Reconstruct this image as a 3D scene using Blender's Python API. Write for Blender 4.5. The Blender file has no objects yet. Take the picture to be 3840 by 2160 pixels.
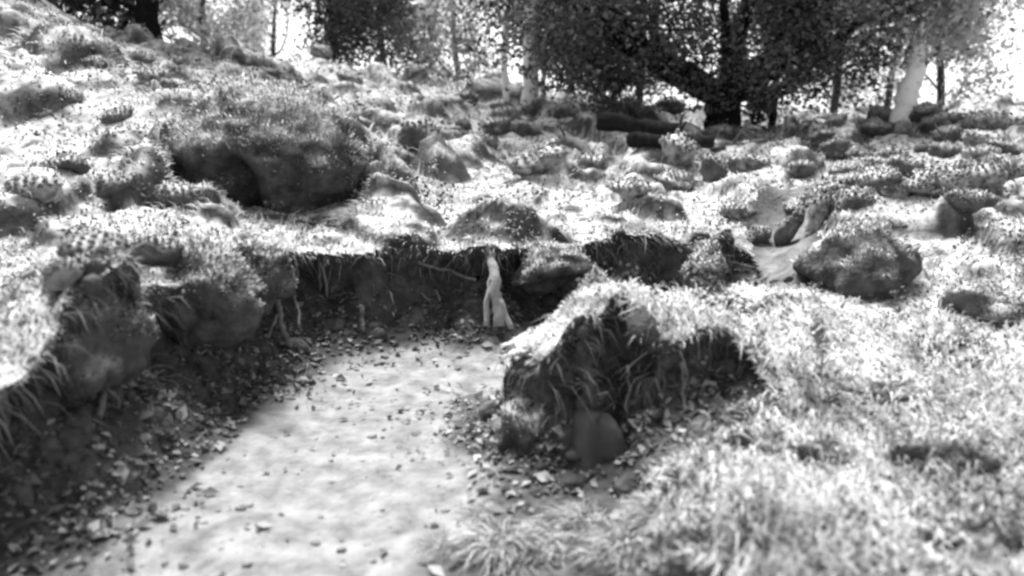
import bpy, math, random
import numpy as np
from mathutils import Vector, Matrix

R = np.random.default_rng(7)
random.seed(7)
SC = bpy.context.scene
COL = SC.collection

# ------------------------------------------------------------------ camera, sky, sun, exposure
CAM_H, FPX, HORIZON = 1.6, 804.0, 106.0
PITCH = math.atan((288 - HORIZON) / FPX)
cam = bpy.data.cameras.new("camera")
cam.sensor_width = 36.0
cam.lens = 36.0 * FPX / 1024.0
cam.clip_start, cam.clip_end = 0.05, 2000
cam.dof.use_dof = True
cam.dof.focus_distance = 6.2
cam.dof.aperture_fstop = 1.0
cam_ob = bpy.data.objects.new("camera", cam)
COL.objects.link(cam_ob)
cam_ob.location = (0, 0, CAM_H)
cam_ob.rotation_euler = (math.pi / 2 - PITCH, 0, 0)
SC.camera = cam_ob

SUN_EL, SUN_AZ = math.radians(66), math.radians(-26)      # azimuth from +Y, negative = towards -X
world = bpy.data.worlds.new("World")
SC.world = world
world.use_nodes = True
wn = world.node_tree
bgn = wn.nodes["Background"]
sky = wn.nodes.new("ShaderNodeTexSky")
sky.sky_type = 'NISHITA'
sky.sun_disc = False
sky.sun_elevation = SUN_EL
sky.sun_rotation = SUN_AZ
sky.dust_density = 0.6
bw = wn.nodes.new("ShaderNodeRGBToBW")                     # the photograph is black and white
wn.links.new(sky.outputs[0], bw.inputs[0])
wn.links.new(bw.outputs[0], bgn.inputs[0])
bgn.inputs[1].default_value = 0.10
sl = bpy.data.lights.new("sun", 'SUN')
sl.energy = 4.0                                            # soft woodland light
sl.angle = math.radians(34)
sun = bpy.data.objects.new("sun", sl)
COL.objects.link(sun)
to_sun = Vector((math.sin(SUN_AZ) * math.cos(SUN_EL), math.cos(SUN_AZ) * math.cos(SUN_EL), math.sin(SUN_EL)))
sun.rotation_euler = to_sun.to_track_quat('Z', 'Y').to_euler()
SC.view_settings.view_transform = 'Standard'
SC.view_settings.look = 'None'
SC.view_settings.gamma = 1.0
SC.view_settings.exposure = 1.55
SC.cycles.filter_width = 2.8
SC.cycles.max_bounces = 6
SC.cycles.transparent_max_bounces = 8


# ------------------------------------------------------------------ helpers
def at(px, py, Y):
    """world point seen at picture position (1024 x 576) at depth Y"""
    dx, dy = (px - 512) / FPX, (288 - py) / FPX
    c, s = math.cos(PITCH), math.sin(PITCH)
    wy, wz = c + dy * s, -s + dy * c
    t = Y / wy
    return np.array((dx * t, Y, CAM_H + wz * t))


def on_floor(px, py, z=0.0):
    dx, dy = (px - 512) / FPX, (288 - py) / FPX
    c, s = math.cos(PITCH), math.sin(PITCH)
    wy, wz = c + dy * s, -s + dy * c
    t = (z - CAM_H) / wz
    return np.array((dx * t, wy * t))


def _hash(ix, iy, iz, seed):
    h = (ix * 374761393 + iy * 668265263 + iz * 2147483647 + seed * 974711) & 0xFFFFFFFF
    h = ((h ^ (h >> 13)) * 1274126177) & 0xFFFFFFFF
    h = ((h ^ (h >> 16)) * 2246822519) & 0xFFFFFFFF
    return ((h ^ (h >> 15)) & 0xFFFFFF) / float(0xFFFFFF)


def vnoise(x, y, z=0.0, seed=0):
    x, y, z = np.broadcast_arrays(np.asarray(x, float), np.asarray(y, float), np.asarray(z, float))
    fx, fy, fz = np.floor(x), np.floor(y), np.floor(z)
    ix, iy, iz = fx.astype(np.int64), fy.astype(np.int64), fz.astype(np.int64)
    u, v, w = x - fx, y - fy, z - fz
    u, v, w = u * u * (3 - 2 * u), v * v * (3 - 2 * v), w * w * (3 - 2 * w)
    r = 0
    for a in (0, 1):
        for b in (0, 1):
            for c in (0, 1):
                r = r + _hash(ix + a, iy + b, iz + c, seed) * (u if a else 1 - u) * (v if b else 1 - v) * (w if c else 1 - w)
    return r * 2 - 1


def fbm(x, y, z=0.0, seed=0, oct=3):
    r, a, f = 0, 1.0, 1.0
    for o in range(oct):
        r = r + a * vnoise(x * f + 13.7 * o, y * f - 7.1 * o, np.asarray(z) * f + 3.3 * o, seed + o)
        a *= .5
        f *= 2.03
    return r / 1.6


def sstep(a, b, x):
    t = np.clip((x - a) / (b - a), 0, 1)
    return t * t * (3 - 2 * t)


def mesh_np(name, V, F, smooth=False, col=None, nrm=None):
    """V (n,3); F (m,k) with k = 3 or 4"""
    V = np.ascontiguousarray(V, np.float32)
    F = np.ascontiguousarray(F, np.int32)
    me = bpy.data.meshes.new(name)
    m, k = F.shape
    me.vertices.add(len(V))
    me.vertices.foreach_set("co", V.ravel())
    me.loops.add(m * k)
    me.loops.foreach_set("vertex_index", F.ravel())
    me.polygons.add(m)
    me.polygons.foreach_set("loop_start", np.arange(0, m * k, k, dtype=np.int32))
    me.polygons.foreach_set("loop_total", np.full(m, k, np.int32))
    if smooth:
        me.polygons.foreach_set("use_smooth", np.ones(m, bool))
    if col is not None:
        a = me.attributes.new("tone", 'FLOAT', 'POINT')
        a.data.foreach_set("value", np.ascontiguousarray(col, np.float32))
    me.update(calc_edges=True)
    if nrm is not None:                                   # soft moss: flakes shade like the surface they grow on
        me.polygons.foreach_set("use_smooth", np.ones(m, bool))
        me.attributes.new("custom_normal", 'FLOAT_VECTOR', 'POINT').data.foreach_set("vector", np.ascontiguousarray(nrm, np.float32).ravel())
    return me


def link(name, me, mat=None, parent=None, loc=None):
    o = bpy.data.objects.new(name, me)
    COL.objects.link(o)
    if me is not None and mat is not None and not me.materials:
        me.materials.append(mat)
    if parent is not None:
        o.parent = parent
    if loc is not None:
        o.location = loc
    return o


def tag(o, label=None, cat=None, group=None, kind=None):
    for k, v in (("label", label), ("category", cat), ("group", group), ("kind", kind)):
        if v:
            o[k] = v
    return o


class Geo:
    """collects tubes and other pieces into one mesh of quads"""
    def __init__(s):
        s.V, s.F, s.n = [], [], 0

    def tube(s, pts, rad, k=7, wob=0.0, seed=0, cap=True):
        pts = np.asarray(pts, float)
        rad = np.asarray(rad, float)
        n = len(pts)
        t = np.gradient(pts, axis=0)
        t /= np.linalg.norm(t, axis=1)[:, None] + 1e-9
        ref = np.array((1., 0, 0)) if abs(t[0][0]) < .8 else np.array((0, 1., 0))
        rings = []
        ang = np.arange(k) / k * 2 * math.pi
        for i in range(n):
            a = np.cross(t[i], ref)
            a /= np.linalg.norm(a) + 1e-9
            b = np.cross(t[i], a)
            ref = np.cross(a, t[i]) if True else ref
            rr = rad[i] * (1 + wob * fbm(np.cos(ang) * 1.6 + seed, np.sin(ang) * 1.6, i * .45, seed, 2))
            rings.append(pts[i] + np.cos(ang)[:, None] * a * rr[:, None] + np.sin(ang)[:, None] * b * rr[:, None])
        V = np.concatenate(rings)
        F = []
        for i in range(n - 1):
            for j in range(k):
                j2 = (j + 1) % k
                F.append((i * k + j, i * k + j2, (i + 1) * k + j2, (i + 1) * k + j))
        if cap:
            V = np.concatenate([V, pts[:1], pts[-1:]])
            c0, c1 = n * k, n * k + 1
            for j in range(0, k):
                j2 = (j + 1) % k
                F.append((c0, j2, j, c0))
                F.append((c1, (n - 1) * k + j, (n - 1) * k + j2, c1))
        s.V.append(V)
        s.F.append((V, np.array(F), s.n))
        s.n += len(V)

    def mesh(s, name, smooth=True):
        V = np.concatenate(s.V)
        F = []
        for _, f, off in s.F:
            F += [tuple(dict.fromkeys((q + off).tolist())) for q in f]
        me = bpy.data.meshes.new(name)
        me.from_pydata(V.tolist(), [], F)
        if smooth:
            me.polygons.foreach_set("use_smooth", np.ones(len(me.polygons), bool))
        me.update()
        return me


# ------------------------------------------------------------------ materials (all grey: black and white photograph)
def mat_base(name):
    m = bpy.data.materials.new(name)
    m.use_nodes = True
    nt = m.node_tree
    b = nt.nodes["Principled BSDF"]
    b.inputs["Specular IOR Level"].default_value = 0.2
    return m, nt, b


def grey(v):
    return (v, v, v, 1)


def mat_noise(name, lo, hi, scale=8.0, detail=6, rough=.9, bump=.3, bscale=40.0, p0=.3, p1=.7, spec=.2, bdist=.02):
    m, nt, b = mat_base(name)
    L = nt.links
    tc = nt.nodes.new("ShaderNodeTexCoord")
    n = nt.nodes.new("ShaderNodeTexNoise")
    n.inputs["Scale"].default_value = scale
    n.inputs["Detail"].default_value = detail
    n.inputs["Roughness"].default_value = .65
    r = nt.nodes.new("ShaderNodeValToRGB")
    r.color_ramp.elements[0].position, r.color_ramp.elements[1].position = p0, p1
    r.color_ramp.elements[0].color, r.color_ramp.elements[1].color = grey(lo), grey(hi)
    L.new(tc.outputs["Object"], n.inputs["Vector"])
    L.new(n.outputs["Fac"], r.inputs[0])
    L.new(r.outputs[0], b.inputs["Base Color"])
    b.inputs["Roughness"].default_value = rough
    b.inputs["Specular IOR Level"].default_value = spec
    n2 = nt.nodes.new("ShaderNodeTexNoise")
    n2.inputs["Scale"].default_value = bscale
    n2.inputs["Detail"].default_value = 8
    bp = nt.nodes.new("ShaderNodeBump")
    bp.inputs["Strength"].default_value = bump
    bp.inputs["Distance"].default_value = bdist
    L.new(tc.outputs["Object"], n2.inputs["Vector"])
    L.new(n2.outputs["Fac"], bp.inputs["Height"])
    L.new(bp.outputs[0], b.inputs["Normal"])
    return m


def mat_leaf(name, lo, hi, trans=.35):
    """thin vegetation: tone attribute picks the leaf's own grey, part of the light passes through"""
    m, nt, b = mat_base(name)
    L = nt.links
    a = nt.nodes.new("ShaderNodeAttribute")
    a.attribute_name = "tone"
    r = nt.nodes.new("ShaderNodeValToRGB")
    r.color_ramp.elements[0].color, r.color_ramp.elements[1].color = grey(lo), grey(hi)
    L.new(a.outputs["Fac"], r.inputs[0])
    L.new(r.outputs[0], b.inputs["Base Color"])
    b.inputs["Roughness"].default_value = .7
    t = nt.nodes.new("ShaderNodeBsdfTranslucent")
    L.new(r.outputs[0], t.inputs["Color"])
    mx = nt.nodes.new("ShaderNodeMixShader")
    mx.inputs[0].default_value = trans
    L.new(b.outputs[0], mx.inputs[1])
    L.new(t.outputs[0], mx.inputs[2])
    L.new(mx.outputs[0], nt.nodes["Material Output"].inputs[0])
    return m


M = dict(
    turf=mat_noise("mossy_soil", .015, .09, 7, 8, bump=.5, bscale=30),
    sand=mat_noise("sandy_path", .085, .285, 6.5, 12, bump=.9, bscale=30, p0=.3, p1=.68),
    soil=mat_noise("dark_earth", .016, .12, 9, 8, bump=.8, bscale=28, bdist=.04),
    soil_mid=mat_noise("grey_earth", .03, .17, 8, 8, bump=.8, bscale=28, bdist=.04),
    rock=mat_noise("dark_rock", .03, .13, 6, 8, bump=.6, bscale=18),
    rock_smooth=mat_noise("smooth_dark_rock", .045, .11, 5, 6, rough=.65, bump=.25, bscale=12),
    rock_pale=mat_noise("pale_stone", .22, .5, 9, 8, bump=.5, bscale=30),
    rock_mid=mat_noise("lichened_stone", .06, .32, 9, 8, bump=.6, bscale=24, p0=.38, p1=.62),
    bark=mat_noise("dark_bark", .006, .022, 14, 8, bump=.9, bscale=30, bdist=.04, spec=.02),
    bark_mid=mat_noise("grey_bark", .05, .13, 14, 8, bump=.8, bscale=30),
    birch=mat_noise("pale_bark", .4, .75, 7, 6, bump=.3, bscale=30, p0=.3, p1=.5),
    root=mat_noise("pale_root", .07, .22, 20, 6, bump=.6, bscale=50),
    log=mat_noise("dark_log_wood", .008, .03, 14, 8, bump=.8, bscale=26, spec=.02),
    grass=mat_leaf("dry_grass", .04, .74, .35),
    mossy=mat_leaf("pale_moss", .05, .66, .14),
    leafy=mat_leaf("heath_leaves", .015, .2, .3),
    litter=mat_leaf("dead_leaves", .05, .5, .15),
    oakleaf=mat_leaf("dark_leaves", .02, .17, .45),
    midleaf=mat_leaf("mid_leaves", .12, .5, .55),
    hazeleaf=mat_leaf("hazed_leaves", .3, .75, .55),  # distance haze put into the colour as paler leaves, the mid leaves lifted too
)

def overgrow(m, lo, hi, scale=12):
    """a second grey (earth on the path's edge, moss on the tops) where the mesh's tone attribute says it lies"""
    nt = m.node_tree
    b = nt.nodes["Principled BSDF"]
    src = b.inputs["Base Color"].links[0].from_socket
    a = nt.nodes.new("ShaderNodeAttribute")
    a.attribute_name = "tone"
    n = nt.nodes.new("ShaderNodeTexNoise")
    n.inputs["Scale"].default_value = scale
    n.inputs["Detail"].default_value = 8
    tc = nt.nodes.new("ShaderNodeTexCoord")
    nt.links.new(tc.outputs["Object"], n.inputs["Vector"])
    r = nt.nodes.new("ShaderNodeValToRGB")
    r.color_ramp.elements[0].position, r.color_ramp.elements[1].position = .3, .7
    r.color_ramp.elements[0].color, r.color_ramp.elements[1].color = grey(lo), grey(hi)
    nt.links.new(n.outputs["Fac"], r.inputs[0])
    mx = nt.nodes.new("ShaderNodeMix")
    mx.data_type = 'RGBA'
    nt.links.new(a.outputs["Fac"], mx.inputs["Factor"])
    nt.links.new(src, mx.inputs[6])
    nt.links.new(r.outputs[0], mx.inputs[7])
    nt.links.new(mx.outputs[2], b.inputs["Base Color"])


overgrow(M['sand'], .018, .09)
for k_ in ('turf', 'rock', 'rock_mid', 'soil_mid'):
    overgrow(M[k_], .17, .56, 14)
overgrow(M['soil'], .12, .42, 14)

# ------------------------------------------------------------------ terrain
ctrl = [  # (px, py, depth) read off the photograph
    (520, 354, 3.8), (560, 334, 3.55), (590, 322, 3.45), (640, 314, 3.5), (600, 308, 3.9), (690, 292, 4.1), (740, 290, 4.3), (800, 330, 3.9), (900, 330, 4.0),
    (1000, 330, 4.1), (700, 430, 3.1), (800, 430, 3.0), (900, 430, 3.0), (1024, 430, 3.0), (640, 520, 2.75), (720, 560, 2.5),
    (850, 560, 2.4), (1024, 560, 2.35), (1024, 640, 2.0), (700, 680, 2.0), (450, 600, 2.55), (560, 590, 2.5),
    (760, 270, 5.2), (870, 295, 5.0), (870, 240, 6.0), (1000, 260, 5.6), (1000, 215, 7), (900, 190, 8), (1000, 170, 9), (800, 190, 8.2),
    (740, 160, 10.5), (722, 135, 14.5), (900, 131, 12.5), (1000, 112, 14), (1100, 112, 14),
    (300, 240, 5.3), (400, 236, 5.5), (500, 243, 5.5), (600, 238, 5.7), (690, 233, 6.0), (720, 255, 6.1),
    (450, 190, 8), (600, 195, 8), (550, 160, 10.5), (650, 140, 13), (460, 125, 12.5), (520, 86, 17), (420, 85, 16), (600, 105, 16),
    (0, 200, 5.2), (100, 200, 5.2), (180, 210, 5.0), (262, 248, 4.8), (150, 284, 3.6), (235, 262, 4.25), (60, 298, 3.12), (0, 282, 3.15), (100, 250, 4.4),
    (0, 260, 4.2), (-120, 300, 3.6), (-120, 360, 3.0),
    (100, 120, 6.8), (190, 128, 6.7), (240, 112, 7.1), (300, 128, 7.3), (340, 158, 7.1), (385, 178, 7.3), (412, 188, 7.6), (0, 100, 7), (239, 88, 9.2), (314, 99, 9.8), (360, 118, 11), (40, 20, 9.5),
    (250, 200, 6.1), (330, 205, 6.0), (150, 52, 11.5), (300, 72, 14),
    (-60, 15, 9), (-150, 150, 6),
]
CP = [at(*c) for c in ctrl]
CP += [np.array(p, float) for p in [(-8, 14, 2.0), (-9, 19, 1.3), (-4, 20, 1.6), (0, 21, 1.6), (4, 20, 1.3), (9, 19, 1.3), (14, 14, 1.4),
                                    (-12, 9, 2.6), (-10, 4, 2.0), (8, 4, .7), (9, 8, .9), (3, 0, .1), (-3, 0, .2), (0, -2, 0), (12, 20, 1.0)]]
CP = np.array(CP)


def tps_k(r2):
    return .5 * r2 * np.log(r2 + 1e-9)


nC = len(CP)
A = np.zeros((nC + 3, nC + 3))
d2 = ((CP[:, None, :2] - CP[None, :, :2]) ** 2).sum(-1)
A[:nC, :nC] = tps_k(d2) + np.eye(nC) * .03
A[:nC, nC] = 1
A[:nC, nC + 1:] = CP[:, :2]
A[nC:, :nC] = A[:nC, nC:].T
TPS = np.linalg.solve(A, np.concatenate([CP[:, 2], np.zeros(3)]))


def upper(x, y):
    x, y = np.broadcast_arrays(np.asarray(x, float), np.asarray(y, float))
    xs = np.clip(x, -12, 12)
    ys = np.clip(y, -2, 19)
    out = np.empty(x.shape)
    fx, fy, fo = xs.ravel(), ys.ravel(), np.empty(x.size)
    for i in range(0, x.size, 20000):
        a, b = fx[i:i + 20000], fy[i:i + 20000]
        k = tps_k((a[:, None] - CP[None, :, 0]) ** 2 + (b[:, None] - CP[None, :, 1]) ** 2)
        fo[i:i + 20000] = k @ TPS[:nC] + TPS[nC] + TPS[nC + 1] * a + TPS[nC + 2] * b
    out[...] = fo.reshape(x.shape)
    far = np.maximum(0, y - 18.5)
    return out - np.minimum(.16 * far ** 1.05, 30)


foot = [(-160, 640), (-60, 590), (50, 556), (150, 482), (244, 412), (284, 382), (306, 354), (400, 343), (480, 346), (560, 333), (640, 323), (700, 314), (742, 305)]
HOL = [on_floor(*p) for p in foot]
HOL += [np.array(p) for p in [(1.95, 5.6), (1.9, 5.15), (1.55, 4.8), (1.05, 4.48), (.55, 4.22), (.2, 4.0)]]
HOL += [on_floor(*p) for p in [(484, 412), (496, 448), (535, 476), (596, 482), (612, 482)]]
HOL += [np.array(p) for p in [(.45, 3.48), (.475, 3.54), (.50, 3.48)]]
HOL += [np.array(p) for p in [(.55, 3.24), (.74, 3.32), (.98, 3.46), (1.04, 3.36), (.82, 3.08), (.62, 2.85), (.58, 2.5), (.5, 1.9), (-1.8, 1.8)]]
HOL = np.array(HOL)
PATHR = np.array([on_floor(*p) for p in [(560, 345), (506, 400), (503, 440), (512, 486), (486, 530), (440, 566), (390, 700), (900, 720), (900, 400)]])
GUL = np.array([(1.7, 5.3), (2.05, 6.0), (2.3, 6.8), (2.7, 7.8)])


def gully_dist(x, y):
    best = np.full(np.shape(x), 1e9)
    for a, b in zip(GUL[:-1], GUL[1:]):
        e = b - a
        t = np.clip(((x - a[0]) * e[0] + (y - a[1]) * e[1]) / (e @ e), 0, 1)
        best = np.minimum(best, np.hypot(x - a[0] - t * e[0], y - a[1] - t * e[1]))
    return best


SCAR = np.array([at(*p)[:2] for p in [(172, 205, 5.9), (330, 207, 5.9), (338, 180, 6.5), (310, 140, 6.9), (250, 122, 7.15), (172, 150, 6.8)]])


def poly_dist(x, y, P):
    """signed distance (negative inside) and the unit vector pointing outwards"""
    best = np.full(x.shape, 1e9)
    vx, vy = np.zeros_like(x), np.zeros_like(x)
    inside = np.zeros(x.shape, bool)
    for i in range(len(P)):
        a, b = P[i], P[(i + 1) % len(P)]
        e = b - a
        t = np.clip(((x - a[0]) * e[0] + (y - a[1]) * e[1]) / (e @ e + 1e-12), 0, 1)
        qx, qy = x - (a[0] + t * e[0]), y - (a[1] + t * e[1])
        dd = qx * qx + qy * qy
        m = dd < best
        best = np.where(m, dd, best)
        vx, vy = np.where(m, qx, vx), np.where(m, qy, vy)
        c = (a[1] > y) != (b[1] > y)
        xi = a[0] + (y - a[1]) / (b[1] - a[1] + 1e-12) * (b[0] - a[0])
        inside ^= c & (x < xi)
    d = np.sqrt(best) + 1e-9
    s = np.where(inside, -1, 1)
    return d * s, vx / d * s, vy / d * s


def domes(x, y, cell, seed, rmin, rmax, aspect, prob):
    """rounded lumps with steep sides, one at most in each cell"""
    x = x + cell * .42 * fbm(x * 1.6 / cell, y * 1.6 / cell, 0, seed + 1, 2)
    y = y + cell * .42 * vnoise(x * 2.1 / cell, y * 2.1 / cell, 5, seed + 2)
    cx_, cy_ = np.floor(x / cell).astype(np.int64), np.floor(y / cell).astype(np.int64)
    out = np.zeros(x.shape)
    for i in (-1, 0, 1):
        for j in (-1, 0, 1):
            a, b = cx_ + i, cy_ + j
            z0 = np.zeros_like(a)
            px_, py_ = (a + _hash(a, b, z0, seed)) * cell, (b + _hash(a, b, z0 + 1, seed)) * cell
            R_ = cell * (rmin + (rmax - rmin) * _hash(a, b, z0 + 2, seed))
            on = _hash(a, b, z0 + 3, seed) < prob
            st = .75 + .7 * _hash(a, b, z0 + 5, seed)
            q = 1 - (((x - px_) / st) ** 2 + ((y - py_) * st) ** 2) / R_ ** 2
            h = aspect * R_ * (.6 + .6 * _hash(a, b, z0 + 4, seed))
            out = np.maximum(out, np.where(on & (q > 0), h * np.sqrt(np.maximum(q, 0)), 0))
    return out


def surface(x, y, full=True):
    """x, y -> displaced point arrays and masks"""
    U = upper(x, y)
    amp = .04 + .004 * np.clip(y, 0, 16)
    hum = fbm(x * 1.7, y * 1.7, 0, 3, 3)
    calm = 1 - .45 * sstep(.1, .5, x) * sstep(5.0, 4.3, y)          # the near right slope is smoother
    big = domes(x, y, 1.15, 300, .2, .42, .8, .62)
    med = domes(x, y, .55, 310, .15, .48, .75, .5)
    sml = domes(x, y, .24, 320, .18, .5, .5, .5)
    big = np.maximum(big, domes(x, y, 2.3, 340, .2, .42, .34, .55) * sstep(6.2, 7.0, y))
    U = U + amp * hum + (big * .8 + med * .8) * calm + sml * (.35 + .5 * calm) + .015 * fbm(x * 9, y * 9, 0, 9, 2) - .05
    gl = np.exp(-(gully_dist(x, y) / .3) ** 2)
    U = U - gl * ((big * .8 + med * .8 + sml * .8) * calm + .16)
    U = U + .13 * np.exp(-((x - .5) / .45) ** 2 - ((y - 3.8) / .3) ** 2)                # the hump's domed top
    ua, va = x * .287 + y * .958, x * .958 - y * .287
    U = U + (.07 * fbm(x * 1.9 + 3, y * 1.9, 0, 15, 2) + .05 * fbm(va * 5.5, ua * 2.2, 0, 17, 2)) * (1 - calm) / .45
    L = .04 * fbm(x * 1.3, y * 1.3, 0, 21, 3) + .028 * fbm(x * 3.6, y * 3.6, 0, 22, 3) + .3 * domes(x, y, .16, 330, .2, .45, .35, .35) + .006 * fbm(x * 9, y * 9, 0, 23, 2) + np.maximum(0, x - 1.3) * .16 * sstep(4, 4.6, y) + .26 * sstep(.42, .8, x) * sstep(3.9, 3.5, y)
    d, nx, ny = poly_dist(x, y, HOL)
    hump = sstep(-.35, -.1, x) * sstep(4.75, 4.45, y)
    d = d + (.13 - .09 * hump) * fbm(x * 2.0, y * 2.0, 0, 31, 4) + (.04 - .015 * hump) * vnoise(x * 7, y * 7, 0, 33)
    far_side = sstep(4.4, 5.0, y)
    w = .27 - .05 * far_side - .12 * hump
    w = w + .5 * sstep(3.15, 2.8, y) * sstep(.2, .5, x)
    t = np.clip(d / w, 0, 1)
    prof = sstep(0, 1, t ** .8)
    toe = (.09 + .10 * far_side) * np.exp(-np.maximum(-d, 0) / .17) * sstep(-.9, .05, d) * (fbm(x * 4, y * 4, 0, 37, 2) * .5 + .7)
    z = L + toe * (1 - prof) + (np.maximum(U, L + .02) - L) * prof
    # the bank face is pushed back below a projecting lip
    n = fbm(x * 2.5, y * 2.5, 0, 41, 2)
    lip = np.exp(-((t - .95) / .22) ** 2) * (d > -.1) * (.14 + .12 * n)
    mid = np.exp(-((t - .45) / .25) ** 2) * (d > -.1) * (.13 + .09 * n + .10 * sstep(-.9, -1.4, x))
    sh = -lip + mid
    sh = sh * (1 - .45 * hump) * (1 - sstep(3.15, 2.8, y) * sstep(.2, .5, x))
    X, Y = x + nx * sh, y + ny * sh
    # scar cut in the left slope
    d2_, ax, ay = poly_dist(x, y, SCAR)
    d2_ = d2_ + .09 * fbm(x * 2, y * 2, 0, 51, 3)
    t2 = sstep(0, .22, d2_)
    fl = .84 + .03 * (y - 6.2) + .05 * fbm(x * 3, y * 3, 0, 53, 2)
    zs = np.minimum(z, fl)
    z = np.where(d2_ < .25, zs + (z - zs) * t2, z)
    sh2 = np.where(np.abs(d2_) < .5, -.06 * np.exp(-((t2 - .9) / .3) ** 2) * (d2_ > 0.02), 0)
    X, Y = X + ax * sh2, Y + ay * sh2
    # clods on the exposed earth
    face = np.maximum((t > .02) * (t < .97) * 1.0, (t2 > .02) * (t2 < .97) * 1.0)
    cl = fbm(X * 5, Y * 5, z * 5, 61, 4)
    X = X + nx * cl * .085 * face
    Y = Y + ny * cl * .085 * face
    return X, Y, z, d, t, d2_, t2


DS = .0052
s_ax = np.arange(-1.0, 1.0001, DS)
y1 = [1.3]
while y1[-1] < 19:
    y1.append(y1[-1] + max(.014, DS * 1.0 * y1[-1]))
y_ax = np.array(y1)
gx = s_ax[None, :] * (y_ax[:, None] * 1.0 + .9)
gy = np.repeat(y_ax[:, None], len(s_ax), 1)
X, Y, Z, D, T, D2, T2 = surface(gx, gy)
V = np.stack([X, Y, Z], -1)
ny_, nx_ = X.shape
idx = np.arange(ny_ * nx_).reshape(ny_, nx_)
Q = np.stack([idx[:-1, :-1], idx[:-1, 1:], idx[1:, 1:], idx[1:, :-1]], -1).reshape(-1, 4)
Vf = V.reshape(-1, 3)
e1, e2 = Vf[Q[:, 2]] - Vf[Q[:, 0]], Vf[Q[:, 3]] - Vf[Q[:, 1]]
QN = np.cross(e1, e2)
QA = np.linalg.norm(QN, axis=1) * .5
QN /= np.linalg.norm(QN, axis=1)[:, None] + 1e-12
QC = Vf[Q].mean(1)
Dq, Tq, D2q, T2q = [a.reshape(-1)[Q].mean(1) for a in (D, T, D2, T2)]
nz_ = QN[:, 2]
dp_, _, _ = poly_dist(QC[:, 0], QC[:, 1], PATHR)
wig = .09 * fbm(QC[:, 0] * 5, QC[:, 1] * 5, 0, 71, 4)
front = dp_ + wig < 0                      # grassy floor in front of the hump
is_path = ((Dq < -.08 + wig) & ~front) | (gully_dist(QC[:, 0], QC[:, 1]) + 1.8 * wig < .29)
is_bank = ~is_path & (((Dq < .34) & (Tq < .93) & ((nz_ < .8) | (Tq < .35))) | ((D2q < .2) & (D2q > -.5) & (nz_ < .85)))
is_bank |= ~is_path & (Dq < .02) & ~(front & (Dq < -.02))
gentle = (QC[:, 1] < 3.05) & (QC[:, 0] > .3)
is_bank &= ~(gentle & (Dq > -.02))
is_turf = ~is_path & ~is_bank


def sub_mesh(name, sel, col=None):
    q = Q[sel]
    u, inv = np.unique(q, return_inverse=True)
    return mesh_np(name, Vf[u], inv.reshape(-1, 4), smooth=True, col=None if col is None else col[u])


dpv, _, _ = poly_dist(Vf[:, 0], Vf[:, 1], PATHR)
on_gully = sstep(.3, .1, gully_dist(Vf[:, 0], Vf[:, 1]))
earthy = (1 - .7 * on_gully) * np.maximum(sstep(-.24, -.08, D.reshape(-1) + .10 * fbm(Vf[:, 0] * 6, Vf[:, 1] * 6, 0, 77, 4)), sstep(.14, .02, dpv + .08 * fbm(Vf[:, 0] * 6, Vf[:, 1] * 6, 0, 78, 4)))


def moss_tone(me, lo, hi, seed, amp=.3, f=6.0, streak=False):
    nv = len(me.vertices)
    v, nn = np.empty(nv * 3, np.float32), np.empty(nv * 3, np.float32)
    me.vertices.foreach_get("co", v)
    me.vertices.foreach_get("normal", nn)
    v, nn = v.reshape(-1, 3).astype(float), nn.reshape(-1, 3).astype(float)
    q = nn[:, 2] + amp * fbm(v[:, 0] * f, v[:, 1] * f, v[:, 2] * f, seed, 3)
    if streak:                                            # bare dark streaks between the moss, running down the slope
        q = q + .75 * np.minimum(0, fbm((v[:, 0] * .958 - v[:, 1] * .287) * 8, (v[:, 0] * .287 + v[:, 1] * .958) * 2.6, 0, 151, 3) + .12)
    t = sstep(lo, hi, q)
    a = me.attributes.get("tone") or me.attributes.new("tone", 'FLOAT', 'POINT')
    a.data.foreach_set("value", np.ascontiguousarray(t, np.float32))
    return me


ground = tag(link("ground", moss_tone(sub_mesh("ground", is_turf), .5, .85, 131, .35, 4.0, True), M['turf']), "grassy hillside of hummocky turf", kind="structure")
path = tag(link("path", sub_mesh("path", is_path, earthy), M['sand']), "pale sandy path in the sunken hollow", kind="structure")
is_scar = is_bank & (D2q < .6)
scar = tag(link("earth_scar", sub_mesh("earth_scar", is_scar), M['soil_mid']), "grey earth scar cut into the left slope", kind="structure")
bank = tag(link("earth_bank", sub_mesh("earth_bank", is_bank & ~is_scar), M['soil']), "dark eroded earth face below the turf", kind="structure")

# the land beyond the ridge, and round the camera, as one coarse sheet that reaches the horizon
cx = np.concatenate([np.linspace(-900, -25, 22), np.linspace(-20, 20, 41), np.linspace(25, 900, 22)])
cy = np.concatenate([np.linspace(-60, -3, 12), np.linspace(-2, 24, 40), np.linspace(27, 90, 20), np.linspace(110, 1500, 20)])
fxg, fyg = np.meshgrid(cx, cy)
zz = upper(fxg, fyg) - .06
inner = (fyg > 1.0) & (fyg < 19.6) & (np.abs(fxg) < (fyg + .9) * 1.0 + .8)
zz = np.where(inner, zz - .9, zz)
hole = (np.abs(fxg) < 3) & (fyg < 2.6) & (fyg > -4)
zz = np.where(hole, np.minimum(zz, -.12), zz)
fi = np.arange(fxg.size).reshape(fxg.shape)
FQ = np.stack([fi[:-1, :-1], fi[:-1, 1:], fi[1:, 1:], fi[1:, :-1]], -1).reshape(-1, 4)
terrain = tag(link("terrain", mesh_np("terrain", np.stack([fxg, fyg, zz], -1).reshape(-1, 3), FQ, True), M['turf']),
              "land falling away beyond the ridge", kind="structure")


def ground_z(x, y):
    a = surface(np.array([[float(x)]]), np.array([[float(y)]]))
    return float(a[2][0, 0])


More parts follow.
